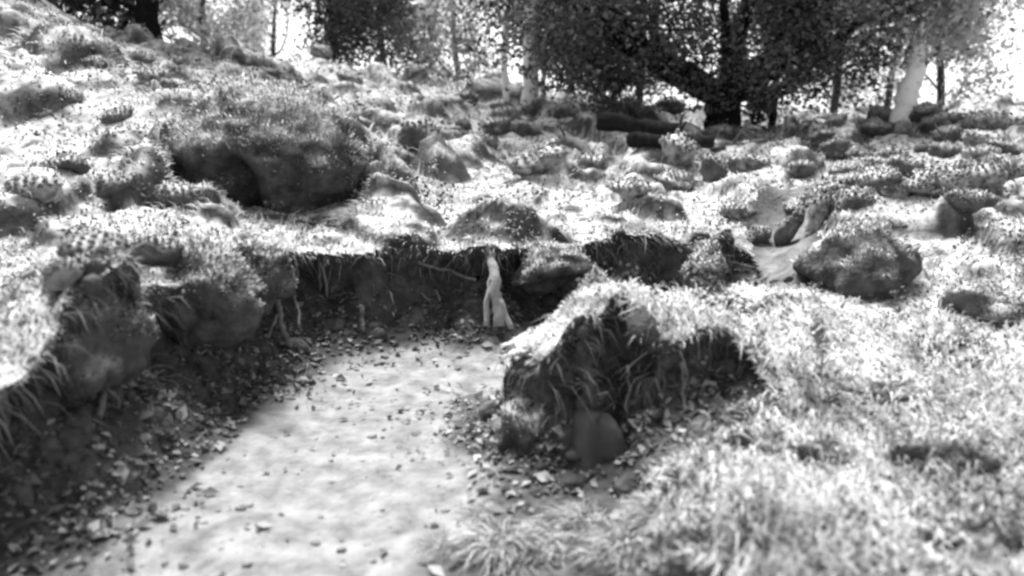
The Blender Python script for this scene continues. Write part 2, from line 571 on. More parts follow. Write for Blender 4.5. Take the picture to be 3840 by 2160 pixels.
_YS = np.concatenate([np.arange(1.6, 8, .02), np.arange(8, 19, .05)])


def hit(px, py):
    """where the ground is seen at a picture position: x, y, z"""
    p = np.array([at(px, py, y) for y in (2.0, 10.0)])
    t = (_YS - 2.0) / 8.0
    ray = p[0] + (p[1] - p[0]) * t[:, None]
    z = surface(ray[None, :, 0], ray[None, :, 1])[2][0]
    k = np.nonzero(ray[:, 2] <= z)[0]
    i = k[0] if len(k) else len(_YS) - 1
    return ray[i, 0], ray[i, 1], z[i]


# ------------------------------------------------------------------ grass and low leaves (nobody could count them)
VP = np.array((.30, 1.0))
VP = VP / np.linalg.norm(VP)


def blades(P, N, comb, L, W, droop, rng, seg=2):
    """P base, N surface normal, comb horizontal lean direction (n,3)"""
    n = len(P)
    up = N * .5 + np.array((0, 0, .5))
    lean = rng.uniform(.4, 1.15, n)[:, None]
    d0 = up * (1.1 - .65 * lean) + comb * lean + rng.normal(0, .17, (n, 3))
    d0 /= np.linalg.norm(d0, axis=1)[:, None]
    d1 = d0 + comb * .55 * droop[:, None] + np.array((0, 0, -1.)) * (.55 * droop * rng.uniform(.4, 1.4, n))[:, None]
    d1 /= np.linalg.norm(d1, axis=1)[:, None]
    m = P + d0 * (L * .5)[:, None]
    tip = m + d1 * (L * .5)[:, None]
    side = np.cross(d0, rng.normal(0, 1, (n, 3)) + np.array((0, -.6, .8)))
    side /= np.linalg.norm(side, axis=1)[:, None] + 1e-9
    w = W[:, None] * .5
    base = P - N * .015
    V = np.stack([base - side * w, base + side * w, m - side * w * .85, m + side * w * .85, tip], 1).reshape(-1, 3)
    o = (np.arange(n) * 5)[:, None]
    F = np.concatenate([o + np.array([[0, 1, 3]]), o + np.array([[0, 3, 2]]), o + np.array([[2, 3, 4]])], 0)
    return V, F


def sample(sel, weight, n, rng):
    ids = np.nonzero(sel)[0]
    w = weight[ids]
    ch = ids[rng.choice(len(ids), n, p=w / w.sum())]
    q = Vf[Q[ch]]
    u, v = rng.random(n)[:, None], rng.random(n)[:, None]
    P = (q[:, 0] * (1 - u) + q[:, 1] * u) * (1 - v) + (q[:, 3] * (1 - u) + q[:, 2] * u) * v
    return P, QN[ch], ch


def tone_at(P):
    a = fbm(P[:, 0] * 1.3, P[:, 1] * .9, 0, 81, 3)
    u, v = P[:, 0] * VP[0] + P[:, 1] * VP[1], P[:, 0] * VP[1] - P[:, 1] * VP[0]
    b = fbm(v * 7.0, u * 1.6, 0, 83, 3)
    reg = -.2 * sstep(1.2, 2.2, P[:, 0]) * sstep(6.3, 7.4, P[:, 1]) - .15 * sstep(10, 13, P[:, 1]) - .5 * np.maximum(0, fbm(P[:, 0] * 1.5 + 7, P[:, 1] * 1.5, 0, 161, 2) - .02) * sstep(.3, .7, P[:, 0]) * sstep(3.6, 3.0, P[:, 1]) + .14 * sstep(1.6, .9, np.abs(P[:, 0] - .2)) * sstep(9.5, 8, P[:, 1]) + .42 * np.exp(-(((P[:, 0] - .75) / .8) ** 2 + ((P[:, 1] - 4.0) / .55) ** 2))  # hump crest: pale moss plus blown-out light put into the tone
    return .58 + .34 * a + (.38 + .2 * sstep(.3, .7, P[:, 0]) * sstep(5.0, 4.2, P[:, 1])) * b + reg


def grass_field(name, n, rng, sel, wgt, lf, wf, label):
    P, N, ch = sample(sel, wgt, n, rng)
    Yd = np.clip(P[:, 1], 1.5, 18)
    comb = np.zeros((n, 3))
    comb[:, 0], comb[:, 1] = -VP[0], -VP[1]
    near_r = sstep(.3, .7, P[:, 0]) * sstep(5.0, 4.2, P[:, 1])
    ang = (fbm(P[:, 0] * .8, P[:, 1] * .8, 0, 91, 2) * 1.1 + rng.normal(0, .25, n)) * (1 - .75 * near_r)
    ca, sa = np.cos(ang), np.sin(ang)
    comb[:, 0], comb[:, 1] = comb[:, 0] * ca - comb[:, 1] * sa, comb[:, 0] * sa + comb[:, 1] * ca
    comb[:, :2] += N[:, :2] * (1.6 - 1.1 * near_r)[:, None]
    comb /= np.linalg.norm(comb, axis=1)[:, None]
    L = lf(Yd) * rng.uniform(.55, 1.35, n) * (1 + .2 * near_r)
    W = wf(Yd) * rng.uniform(.6, 1.3, n)
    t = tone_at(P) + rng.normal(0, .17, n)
    keep = rng.random(n) < np.clip(.5 + 1.2 * fbm(P[:, 0] * 3.4, P[:, 1] * 2.6, 0, 87, 2) + 1.0 * fbm((P[:, 0] * VP[1] - P[:, 1] * VP[0]) * 10, (P[:, 0] * VP[0] + P[:, 1] * VP[1]) * 3.5, 0, 89, 2), .03, 1)
    P, N, comb, L, W, t = [a[keep] for a in (P, N, comb, L, W, t)]
    V_, F_ = blades(P, N, comb, L, W, np.ones(len(P)), rng)
    tt = np.repeat(np.clip(t, 0, 1), 5)
    o = link(name, mesh_np(name, V_, F_, col=tt), M['grass'])
    return tag(o, label, "grass", kind="stuff")


def leaf_quads(P, size, rng, flat=None):
    n = len(P)
    a = rng.normal(0, 1, (n, 3))
    if flat is not None:
        a[:, 2] *= flat
    a /= np.linalg.norm(a, axis=1)[:, None]
    b = np.cross(a, rng.normal(0, 1, (n, 3)))
    if flat is not None:
        b = np.cross(np.array((0, 0, 1.)) + rng.normal(0, .35, (n, 3)), a)
    b /= np.linalg.norm(b, axis=1)[:, None] + 1e-9
    c = np.cross(a, b)
    s = size[:, None]
    V_ = np.stack([P - a * s * .5, P + b * s * .3 + c * s * .12, P + a * s * .5, P - b * s * .3 + c * s * .12], 1).reshape(-1, 3)
    o = (np.arange(n) * 4)[:, None]
    F_ = np.concatenate([o + np.array([[0, 1, 2]]), o + np.array([[0, 2, 3]])], 0)
    return V_, F_


rng = np.random.default_rng(11)
wgt = QA / np.clip(QC[:, 1], 1.4, 30) ** 2.3


def soft(N, rng, a):
    q = N + rng.normal(0, a, N.shape)
    return q / np.linalg.norm(q, axis=1)[:, None]


def moss_tuft(P, N, Yd, rng):
    """short leafy moss: small folded flakes standing on the surface"""
    n = len(P)
    L = (.010 + .0023 * Yd) * rng.uniform(.5, 1.4, n)
    W = (.0070 + .0016 * Yd) * rng.uniform(.6, 1.3, n)
    comb = np.tile(np.array((-VP[0], -VP[1], 0.)), (n, 1)) * .6 + rng.normal(0, .6, (n, 3))
    return blades(P, N, comb, L, W, np.full(n, .9), rng)


P, N, ch = sample(is_turf & (QC[:, 1] < 18.5), wgt * np.clip(nz_, .05, 1) ** 1.5, 330000, rng)
keep = rng.random(len(P)) < np.clip(.75 + 1.0 * fbm(P[:, 0] * 5, P[:, 1] * 4, 0, 89, 2) + 1.6 * np.minimum(0, fbm((P[:, 0] * .958 - P[:, 1] * .287) * 8, (P[:, 0] * .287 + P[:, 1] * .958) * 2.6, 0, 151, 3) + .12), .06, 1) * np.clip((N[:, 2] - .25) * 2.2, .08, 1)
P, N = P[keep], N[keep]
V_, F_ = moss_tuft(P, N, np.clip(P[:, 1], 1.5, 18), rng)
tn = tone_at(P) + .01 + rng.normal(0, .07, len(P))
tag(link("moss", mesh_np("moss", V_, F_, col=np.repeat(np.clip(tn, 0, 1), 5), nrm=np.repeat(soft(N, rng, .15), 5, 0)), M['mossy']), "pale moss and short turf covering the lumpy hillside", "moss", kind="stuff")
grassy = is_turf & (QC[:, 1] < 18.5) & ((fbm(QC[:, 0] * 1.2, QC[:, 1] * 1.2, 0, 121, 2) > .12) | ((QC[:, 0] > .3) & (QC[:, 1] < 4.6)))
grass_field("grass", 60000, rng, grassy, wgt, lambda Y: .045 + .009 * Y, lambda Y: .0036 + .0012 * Y,
            "short windswept grass growing among the moss and over the hump")

near_right = is_turf & (QC[:, 0] > .25 + .1 * np.abs(QC[:, 1] - 3.4)) & (QC[:, 1] < 4.7) & (gully_dist(QC[:, 0], QC[:, 1]) > .2)
P, N, ch = sample(near_right & (QC[:, 1] < 3.7), wgt, 8000, rng)
n = len(P)
an = rng.normal(0, .16, n) + .35 * fbm(P[:, 0] * 1.2, P[:, 1] * 1.2, 0, 141, 2)
comb = np.stack([-VP[0] * np.cos(an) + VP[1] * np.sin(an), -VP[0] * np.sin(an) - VP[1] * np.cos(an), np.full(n, -.12)], -1)
V_, F_ = blades(P + N * .012, N, comb, (.12 + .02 * P[:, 1]) * rng.uniform(.6, 1.5, n), (.004 + .0011 * P[:, 1]) * rng.uniform(.6, 1.4, n), np.full(n, 1.1), rng)
bt = fbm((P[:, 0] * VP[1] - P[:, 1] * VP[0]) * 9, (P[:, 0] * VP[0] + P[:, 1] * VP[1]) * 1.2, 0, 143, 2)
tag(link("flattened_grass", mesh_np("flattened_grass", V_, F_, col=np.repeat(np.clip(.6 + .6 * bt + rng.normal(0, .14, n), 0, 1), 5)), M['grass']),
    "long flattened grass combed down the near right slope", "grass", kind="stuff")

# low leafy plants growing among the grass, in patches
n = 60000
P, N, ch = sample(is_turf & (QC[:, 1] < 17), wgt, n, rng)
k = fbm(P[:, 0] * 2.9 + 5, P[:, 1] * 2.4, 0, 95, 3)
keep = k + rng.normal(0, .05, n) > .12
P, N = P[keep], N[keep]
k = k[keep]
hgt = np.clip((k - .1) * .35, 0, .12) + .03
P = P + np.array((0, 0, 1.)) * (rng.random(len(P)) * hgt * (1 + .05 * P[:, 1]))[:, None]
sz = (.012 + .0042 * np.clip(P[:, 1], 2, 16)) * rng.uniform(.6, 1.4, len(P))
V_, F_ = leaf_quads(P, sz, rng)
tag(link("ground_cover", mesh_np("ground_cover", V_, F_, col=np.repeat(np.clip(rng.normal(.42, .25, len(P)), 0, 1), 4)), M['leafy']),
    "low dark leafy plants growing in patches among the grass", "ground cover", kind="stuff")

# grass fringe hanging over the lips of the banks
lipsel = (is_turf | is_bank) & (((Tq > .72) & (Dq < .42) & (Dq > 0)) | ((T2q > .7) & (D2q < .3) & (D2q > 0))) & ~gentle
P, N, ch = sample(lipsel, wgt, 20000, rng)
_, ox, oy = poly_dist(P[:, 0], P[:, 1], HOL)
ds_, sx_, sy_ = poly_dist(P[:, 0], P[:, 1], SCAR)
near_scar = ds_ < .6
comb = np.stack([np.where(near_scar, -sx_, -ox), np.where(near_scar, -sy_, -oy), np.full(len(P), -.25)], -1) + rng.normal(0, .3, (len(P), 3))
comb /= np.linalg.norm(comb, axis=1)[:, None]
clump = np.clip(.5 + 1.2 * fbm(P[:, 0] * 4, P[:, 1] * 4, 0, 99, 2), .1, 1)
L = (.03 + .011 * P[:, 1]) * rng.uniform(.4, 1.5, len(P)) * (.3 + .8 * clump)
W = (.0028 + .0012 * P[:, 1]) * rng.uniform(.6, 1.2, len(P))
hm = (P[:, 0] > -.2) & (P[:, 1] < 4.6)
L = np.where(hm, L * .55, L)
ok_ = ~hm | (rng.random(len(P)) < .55)
P, N, comb, L, W = [q[ok_] for q in (P, N, comb, L, W)]
V_, F_ = blades(P, N, comb, L, W, np.full(len(P), 1.7), rng)
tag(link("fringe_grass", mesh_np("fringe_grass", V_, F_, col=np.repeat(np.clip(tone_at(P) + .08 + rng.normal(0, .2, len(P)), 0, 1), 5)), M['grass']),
    "long grass hanging over the lips of the earth banks", "grass", kind="stuff")

# dead leaves and crumbs gathered at the foot of the bank and thinly over the path
n = 40000
P, N, ch = sample((is_path | is_bank) & (Tq < .35), QA / np.clip(QC[:, 1], 1.4, 30) ** 1.5, n, rng)
pr = .008 + .992 * np.exp(-np.maximum(-Dq[ch] - .05, 0) / .12)
pr *= np.clip(.55 + .9 * fbm(P[:, 0] * 2.5, P[:, 1] * 2.5, 0, 103, 2), .1, 1)
keep = rng.random(n) < pr
P = P[keep] + np.array((0, 0, .012))
V_, F_ = leaf_quads(P, np.clip(rng.lognormal(-3.35, .45, len(P)), .012, .1), rng, .5)
tag(link("fallen_leaves", mesh_np("fallen_leaves", V_, F_, col=np.repeat(np.clip(rng.beta(.9, 2.0, len(P)), 0, 1), 4)), M['litter']),
    "dead leaves scattered at the foot of the bank and over the path", "leaves", kind="stuff")


# ------------------------------------------------------------------ boulders and stones
def ico(sub):
    import bmesh
    bm = bmesh.new()
    bmesh.ops.create_icosphere(bm, subdivisions=sub, radius=1)
    bm.verts.ensure_lookup_table()
    v = np.array([q.co[:] for q in bm.verts])
    f = np.array([[q.index for q in t.verts] for t in bm.faces])
    bm.free()
    return v, f


ICO = {k: ico(k) for k in (2, 3, 4)}


def rock_mesh(name, size, seed, sub=3, rough=.42, angular=.6):
    v, f = ICO[sub]
    v = v.copy()
    rg = np.random.default_rng(seed)
    for _ in range(14):                               # planes shave facets off
        nrm = rg.normal(0, 1, 3)
        nrm /= np.linalg.norm(nrm)
        lim = rg.uniform(.5, .88)
        h = v @ nrm
        v -= np.outer(np.maximum(h - lim, 0) * angular * 1.6, nrm)
    r = 1 + rough * fbm(v[:, 0] * 1.5 + seed, v[:, 1] * 1.5, v[:, 2] * 1.5, seed, 3) + rough * .45 * fbm(v[:, 0] * 4.5, v[:, 1] * 4.5, v[:, 2] * 4.5 + seed, seed + 5, 3)
    v = v * r[:, None] * np.asarray(size)[None, :] * .5
    return mesh_np(name, v, f, smooth=True)


def boulder(px, py, Yd, wpx, hpx, label, mat='rock', seed=1, rz=0., ry=0., sub=3, name="boulder", sink=.25, cat="boulder", ang=.5, deep=.9, fixed=False, moss=1.0, group=None):
    """px, py is the foot of the stone in the picture"""
    if fixed:
        p = at(px, py, Yd)
        z = p[2]
    else:
        p = np.array(hit(px, py))
        Yd, z = p[1], p[2]
    w, h = wpx / FPX * Yd, hpx / FPX * Yd
    hh = h * (1 + sink)
    me = rock_mesh(name, (w, w * deep, hh), seed, sub, angular=ang)
    o = link(name, me, M[mat])
    o.location = (p[0], p[1] + (0 if fixed else w * deep * .3), z + h - hh * .5)
    o.rotation_euler = (0, ry, rz)
    if moss:
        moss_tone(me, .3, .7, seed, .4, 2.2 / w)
        moss_cap(o, me, Yd, int(np.clip(wpx * hpx * 2.2 * moss, 200, 7000)), seed)
    tag(o, label, cat, group)
    return o


def moss_cap(o, me, Yd, n, seed, low=.12):
    rg = np.random.default_rng(seed + 900)
    nv = len(me.vertices)
    v, nn = np.empty(nv * 3, np.float32), np.empty(nv * 3, np.float32)
    me.vertices.foreach_get("co", v)
    me.vertices.foreach_get("normal", nn)
    v, nn = v.reshape(-1, 3).astype(float), nn.reshape(-1, 3).astype(float)
    size = v.max(0) - v.min(0)
    pr = np.clip((nn[:, 2] - low + .35 * fbm(v[:, 0] / size[0] * 3 + seed, v[:, 1] / size[1] * 3, v[:, 2] / size[2] * 3, seed, 2)) * 2.5, 0, 1) + 1e-6
    ch = rg.choice(nv, n, p=pr / pr.sum())
    P = v[ch] + rg.normal(0, 1, (n, 3)) * size * .018
    V_, F_ = moss_tuft(P, nn[ch], np.full(n, Yd * .36), rg)
    link("moss_cap", mesh_np("moss_cap", V_, F_, col=np.repeat(np.clip(.58 + .25 * fbm(P[:, 0] / size[0] * 5, P[:, 1] / size[1] * 5, seed * .7, seed, 2) + rg.normal(0, .12, n), 0, 1), 5), nrm=np.repeat(soft(nn[ch], rg, .14), 5, 0)), M['mossy'], o)["kind"] = "stuff"


B = [
    (417, 158, 9.0, 44, 38, "dark rounded boulder alone on the bright meadow above the bank", 'rock', 1, 0, 0),
    (464, 133, 10.6, 22, 13, "small dark flat stone behind the rounded meadow boulder", 'rock', 2, .3, 0),
    (239, 91, 10.0, 18, 14, "small dark stone on the left slope above the scar", 'rock', 3, 0, 0),
    (314, 103, 9.6, 28, 15, "low dark stone on the left slope below the far trees", 'rock', 4, .4, 0),
    (678, 180, 8.8, 50, 38, "block-shaped pale-topped boulder in front of the fallen logs", 'rock_mid', 5, .2, 0),
    (632, 200, 8.0, 42, 22, "wedge-shaped stone lying before the pale-topped boulder", 'rock_mid', 6, .5, .2),
    (535, 186, 8.4, 66, 36, "broad lichened boulder half sunk in the middle of the meadow", 'rock_mid', 7, .1, 0),
    (592, 176, 9.0, 40, 22, "low stone between the broad and the block-shaped boulders", 'rock_mid', 8, .9, 0),
    (716, 184, 8.6, 30, 26, "dark stone against the side of the pale-topped boulder", 'rock', 9, .4, .3),
    (748, 172, 9.6, 44, 16, "long low stone below the oak trunk", 'rock_mid', 10, .1, 0),
    (790, 246, 6.4, 22, 48, "tall dark slab leaning beside the grassy gully", 'rock', 11, .2, .55),
    (816, 240, 6.6, 26, 46, "second leaning slab, just behind the tall dark one", 'rock_mid', 12, .3, .5),
    (760, 246, 6.6, 34, 22, "dark stone on the near side of the grassy gully", 'rock', 13, .6, -.3),
    (740, 222, 7.2, 36, 20, "squat stone at the head of the earth bank", 'rock_mid', 14, .2, -.2),
    (970, 180, 8.6, 42, 17, "long dark stone near the edge of the right-hand field", 'rock', 15, 0, 0),
    (880, 172, 9.2, 60, 16, "wide low dark rock in the middle of the right-hand field", 'rock', 16, .1, 0),
    (900, 200, 7.8, 32, 17, "lichened stone in front of the wide low rock", 'rock_mid', 17, .3, 0),
    (945, 202, 7.8, 36, 16, "dark pitted stone in front of the long dark stone", 'rock', 18, .7, 0),
    (850, 208, 7.6, 30, 14, "small stone standing apart beyond the leaning slabs", 'rock_mid', 19, .7, 0),
    (70, 72, 8.2, 40, 32, "grey boulder high on the left hilltop", 'rock', 20, .2, .4),
    (372, 186, 7.4, 30, 22, "dark stone at the far end of the slope scar", 'rock', 21, .2, .3),  # stone added in place of a hollow dark with shadow
    (152, 88, 9.0, 34, 16, "half-buried stone below the dark left trunk", 'rock_mid', 22, .4, .3),
    (170, 128, 7.9, 38, 20, "slanting stone on the left slope just above the scar", 'rock_mid', 23, .1, .35),
    (66, 108, 8.0, 22, 22, "small upright dark stone below the hilltop boulder", 'rock', 24, .1, .2),
    (830, 150, 11.5, 34, 14, "flat stone in the shade right of the oak", 'rock', 25, .1, 0),
    (490, 150, 10.5, 26, 13, "small stone behind the broad meadow boulder", 'rock_mid', 26, .1, 0),
    (500, 112, 12.8, 30, 10, "flat stone in front of the twin birches", 'rock_mid', 27, .1, 0),
    (440, 108, 12.8, 24, 10, "little stone on the far slope left of the birches", 'rock_mid', 28, .1, 0),
    (522, 218, 6.4, 24, 10, "dark chip of stone on the turf above the bank", 'rock', 29, .1, 0),
    (82, 252, 4.7, 46, 26, "dark hollowed stone in the grass of the left shoulder", 'rock', 30, .1, 0),
]
for b in B:
    boulder(*b)

# dark rock in the end of the hump, the smooth one in the picture's lower middle
def slab():
    """smooth dark slab leaning in the crack of the hump"""
    v, f = ICO[4]
    v = np.sign(v) * np.abs(v) ** .5
    v = v * (1 + .16 * fbm(v[:, 0] * 1.4 + 2, v[:, 1] * 1.4, v[:, 2] * 1.4, 49, 3) + .04 * fbm(v[:, 0] * 7, v[:, 1] * 7, v[:, 2] * 7, 48, 3))[:, None]
    v[:, 0] *= 1 - .22 * np.clip(v[:, 2], 0, 1.2) ** 2
    v[:, 2] -= .3 * v[:, 0] * (v[:, 2] > 0)
    p = at(592, 486, 3.4)
    v *= np.array((.135, .15, .20))
    o = link("boulder", mesh_np("boulder", v, f, True), M['rock_smooth'], None, (p[0], p[1], p[2] + .17))
    o.rotation_euler = (-.15, .05, .3)
    tag(o, "smooth dark leaning slab set in the eroded end of the hump", "boulder")


slab()
boulder(534, 462, 3.5, 84, 74, "lumpy dark clod of earth left of the leaning slab", 'soil', 34, .4, 0, sub=4, sink=.3, cat="clod", name="earth_clod", ang=.3, fixed=True, moss=.12)
boulder(660, 440, 3.52, 52, 46, "earth lump right of the leaning slab under the turf lip", 'soil', 35, .2, 0, sub=4, sink=.3, cat="clod", name="earth_clod", ang=.1, fixed=True, moss=.25)
mound = boulder(872, 296, 5.0, 122, 62, "big dark-sided boulder with a mossy top on the right slope", 'soil', 36, .1, .06, sub=4, sink=.35, cat="mound", name="mossy_mound", ang=.15, deep=.8, moss=0)

moss_tone(mound.data, .6, .95, 36, .3, 4.0)  # moss kept off the sides, putting their shade into the colour
moss_cap(mound, mound.data, 5.0, 4200, 36, low=.62)

# the undercut mound in the left slope, and boulders strewn about
def undercut_mound():
    px, py, wpx, hpx = 260, 208, 178, 116
    x, y, z = hit(px, py)
    y += .25
    w, h = wpx / FPX * y, hpx / FPX * y
    v, f = ico(5)
    r = 1 + .26 * fbm(v[:, 0] * 1.5 + 4, v[:, 1] * 1.5, v[:, 2] * 1.5, 710, 3) + .10 * fbm(v[:, 0] * 5, v[:, 1] * 5, v[:, 2] * 5, 711, 3)
    v = v * r[:, None]
    v[:, 2] = np.where(v[:, 2] > 0, v[:, 2] * (.8 + .25 * sstep(.4, -.5, v[:, 0])), v[:, 2])
    below = sstep(.28, -.05, v[:, 2] - .12 * fbm(v[:, 0] * 3, v[:, 1] * 3, 0, 712, 2))
    front = sstep(.2, -.5, v[:, 1])
    v[:, 1] += below * front * (.16 + .3 * fbm(v[:, 0] * 4, 0, v[:, 2] * 4, 713, 2))        # hollowed below the mossy top
    crack = np.exp(-((v[:, 0] + .12 + .1 * v[:, 2]) / .10) ** 2) * sstep(.35, .0, v[:, 2]) * front
    v[:, 1] += crack * .45
    v *= np.array((w * .5, w * .42, h * .66))
    me = mesh_np("undercut_mound", v, f, smooth=True)
    o = link("undercut_mound", me, M['soil'], None, (x, y, z + h * .34))
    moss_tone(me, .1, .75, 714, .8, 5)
    moss_cap(o, me, y, 12000, 715, low=-.02)
    tag(o, "broad mossy mound with a dark undercut and a crack on the left slope", "mound")


undercut_mound()
boulder(338, 176, 6, 60, 38, "mossy shoulder of rock at the right end of the undercut mound", 'rock', 73, .4, .3, sub=4, ang=.4, moss=.6)
# bulging masses along the left bank and stones stuck in the far one
boulder(205, 330, 4.12, 130, 92, "bulging mossy mass overhanging the darkest hollow of the left bank", 'soil', 81, .5, .1, sub=4, ang=.15, moss=.8, fixed=True, sink=.2)
boulder(84, 386, 3.36, 150, 110, "bulging mossy mass at the near end of the left bank", 'soil', 82, .3, .1, sub=4, ang=.15, moss=.8, fixed=True, sink=.2)
boulder(262, 300, 4.6, 70, 54, "mossy lump on the corner where the left bank meets the far bank", 'soil', 83, .3, .2, sub=4, ang=.2, moss=.7, fixed=True, sink=.2)
boulder(545, 284, 5.5, 90, 44, "mossy overhang in the far bank right of the thick bright root", 'soil', 86, .1, -.1, sub=4, ang=.5, moss=.3, fixed=True)
boulder(592, 318, 5.35, 60, 60, "lumpy earth pillar in the far bank left of the hump's crest", 'soil_mid', 87, .2, 0, sub=4, ang=.55, moss=.1, fixed=True)
boulder(706, 296, 5.6, 60, 58, "dark block at the right end of the far bank", 'rock', 89, .2, .1, sub=4, ang=.5, moss=.5, fixed=True)
for a_ in [(705, 566, 2.4, 150, 46, "low mound added for a shaded hollow at the bottom edge right of the tufts", 91), (955, 470, 3, 130, 34, "low grey mound on the near right slope below the big boulder", 92),  # first mound is added, its dark earth standing for shade in a hollow
           (990, 548, 3, 130, 44, "grey hump in the bottom right-hand corner", 93), (828, 462, 3, 80, 20, "small dark lump in the middle of the near right slope", 94),
           (1000, 318, 4, 110, 30, "long grey lump at the right-hand edge beside the big boulder", 95), (905, 398, 3.4, 80, 18, "flat lump on the near right slope under the big boulder", 96),
           (760, 448, 3, 70, 20, "low lump on the slope just right of the hump's face", 97)]:
    boulder(a_[0], a_[1], a_[2], a_[3], a_[4], a_[5], 'soil_mid', a_[6], .3, .12, sub=4, ang=.15, moss=.35, sink=1.2, cat="mound", name="mossy_mound", deep=.7)
strewn = [
    ((800, 1018), (122, 228), 34, (.030, .058), "mossy boulder among many strewn over the right-hand field", "boulders strewn over the right-hand field"),
    ((430, 720), (108, 205), 16, (.024, .05), "mossy stone lying loose on the middle meadow", "stones loose on the middle meadow"),
    ((8, 380), (40, 130), 16, (.025, .05), "mossy stone on the upper left hillside", "stones on the upper left hillside"),
    ((20, 170), (140, 290), 8, (.04, .07), "mossy stone on the lower left hillside and its shoulder", "stones on the lower left hillside"),
]
marks = [((905, 105), "the white leaning trunk"), ((722, 130), "the oak"), ((636, 128), "the fallen logs"), ((678, 165), "the block-shaped boulder"),
         ((535, 172), "the broad meadow boulder"), ((417, 145), "the dark rounded boulder"), ((525, 85), "the birches"), ((870, 270), "the big dark-sided boulder"),
         ((880, 165), "the wide low dark rock"), ((970, 172), "the long dark stone"), ((805, 225), "the leaning slabs"), ((256, 160), "the undercut mound"),
         ((150, 40), "the straight hill tree"), ((70, 60), "the hilltop boulder"), ((82, 245), "the hollowed stone"), ((314, 97), "the low dark slope stone"), ((750, 165), "the long low stone")]
used = {}


def place_label(px, py, w):
    m = sorted(marks, key=lambda q: (q[0][0] - px) ** 2 + 3 * (q[0][1] - py) ** 2)
    size = "small" if w < 26 else "middling" if w < 38 else "large"
    for q in m[:3]:
        dx, dy = px - q[0][0], py - q[0][1]
        side = ("left of" if dx < 0 else "right of") if abs(dx) > 1.5 * abs(dy) else ("in front of" if dy > 0 else "behind")
        how = "close" if abs(dx) + abs(dy) < 45 else "some way"
        lab = "%s mossy stone lying %s %s %s" % (size, how, side, q[1])
        if lab not in used:
            used[lab] = 1
            return lab
    return lab


rs = random.Random(5)
for (xa, xb), (ya, yb), n, (wa, wb), lab, grp in strewn:
    for i in range(n):
        px, py = rs.uniform(xa, xb), rs.uniform(ya, yb)
        w = rs.uniform(wa, wb) * 1024 * (.55 + .45 * (py - 60) / 170)
        boulder(px, py, 6, w, w * rs.uniform(.42, .62), place_label(px, py, w), rs.choice(['rock', 'rock', 'rock_mid']), 400 + i * 7 + int(xa), rs.uniform(-.4, .4), rs.uniform(-.25, .3), sub=3, ang=.3, moss=.8, group=grp)

# loose stones at the foot of the bank
STN = [rock_mesh("stone", (1, .8, .55), 100 + i, 2, .2, .7) for i in range(5)]
for i, m_ in enumerate(STN):
    m_.materials.append(M['rock_pale'] if i < 1 else M['rock_mid'])
named = [
    (303, 386, 5, "pale flat stone lying at the very edge of the path", 25, 11, 0),
    (381, 312, 0, "pale angular stone standing below the bank, beside the short stake", 20, 26, 1),
    (282, 362, 0, "pale stone in the litter heap under the hanging root", 26, 16, 2),
    (136, 462, 0, "long grey stone at the foot of the dark left bank", 58, 16, 3),
    (106, 428, 0, "pale upright chip of stone in the shadow of the left bank", 20, 26, 2),
    (340, 548, 0, "small white stone lying alone on the near path", 14, 8, 1),
    (242, 512, 0, "dark little stone on the open path", 16, 9, 4),
    (470, 334, 0, "pale stone at the foot of the light root", 22, 14, 0),
    (562, 322, 0, "grey stone under the far bank beside the hump", 18, 10, 4),
]
for px, py, _, lab, w, h, i in named:
    x, y = on_floor(px, py)
    s = w / FPX * y
    o = link("stone", STN[i])
    o.location = (x, y, ground_z(x, y) + s * h / w * .25)
    o.scale = (s, s, s * h / w * 1.5)
    o.rotation_euler = (random.uniform(-.2, .2), random.uniform(-.2, .2), random.uniform(-.5, .5))
    tag(o, lab, "stone", "stones on the path and below the bank")
cnt = 0
while cnt < 30:
    j = random.randrange(len(foot) - 2)
    a, b_ = np.array(foot[j]), np.array(foot[j + 1])
    q = a + (b_ - a) * random.random() + np.array((random.gauss(8, 14), abs(random.gauss(0, 16)) - 3))
    if not (5 < q[0] < 700 and q[1] < 575):
        continue
    x, y = on_floor(*q)
    o = link("stone", STN[random.randrange(5)])
    s = random.uniform(.02, .06)
    o.location = (x, y, ground_z(x, y) + s * .12)
    o.scale = (s * random.uniform(1, 1.5), s, s * random.uniform(.7, 1.1))
    o.rotation_euler = (random.uniform(-.3, .3), random.uniform(-.3, .3), random.uniform(0, 6.28))
    tag(o, "small pebble in the litter along the foot of the bank", "stone", "pebbles along the foot of the bank")
    cnt += 1


# crumbs of earth sticking out of the bank, and grit on the path: far too many to count
def lumps(name, P, size, mat, parent, label, rg, sub=2):
    v, f = ICO[2]
    Vs, Fs = [], []
    for i, (p, s_) in enumerate(zip(P, size)):
        q = v * (1 + .35 * vnoise(v[:, 0] * 1.7 + i, v[:, 1] * 1.7, v[:, 2] * 1.7, i % 50))[:, None]
        Vs.append(q * s_ * rg.uniform(.6, 1.2, 3) + p)
        Fs.append(f + i * len(v))
    return tag(link(name, mesh_np(name, np.concatenate(Vs), np.concatenate(Fs), True), M[mat], parent), label, kind="stuff")


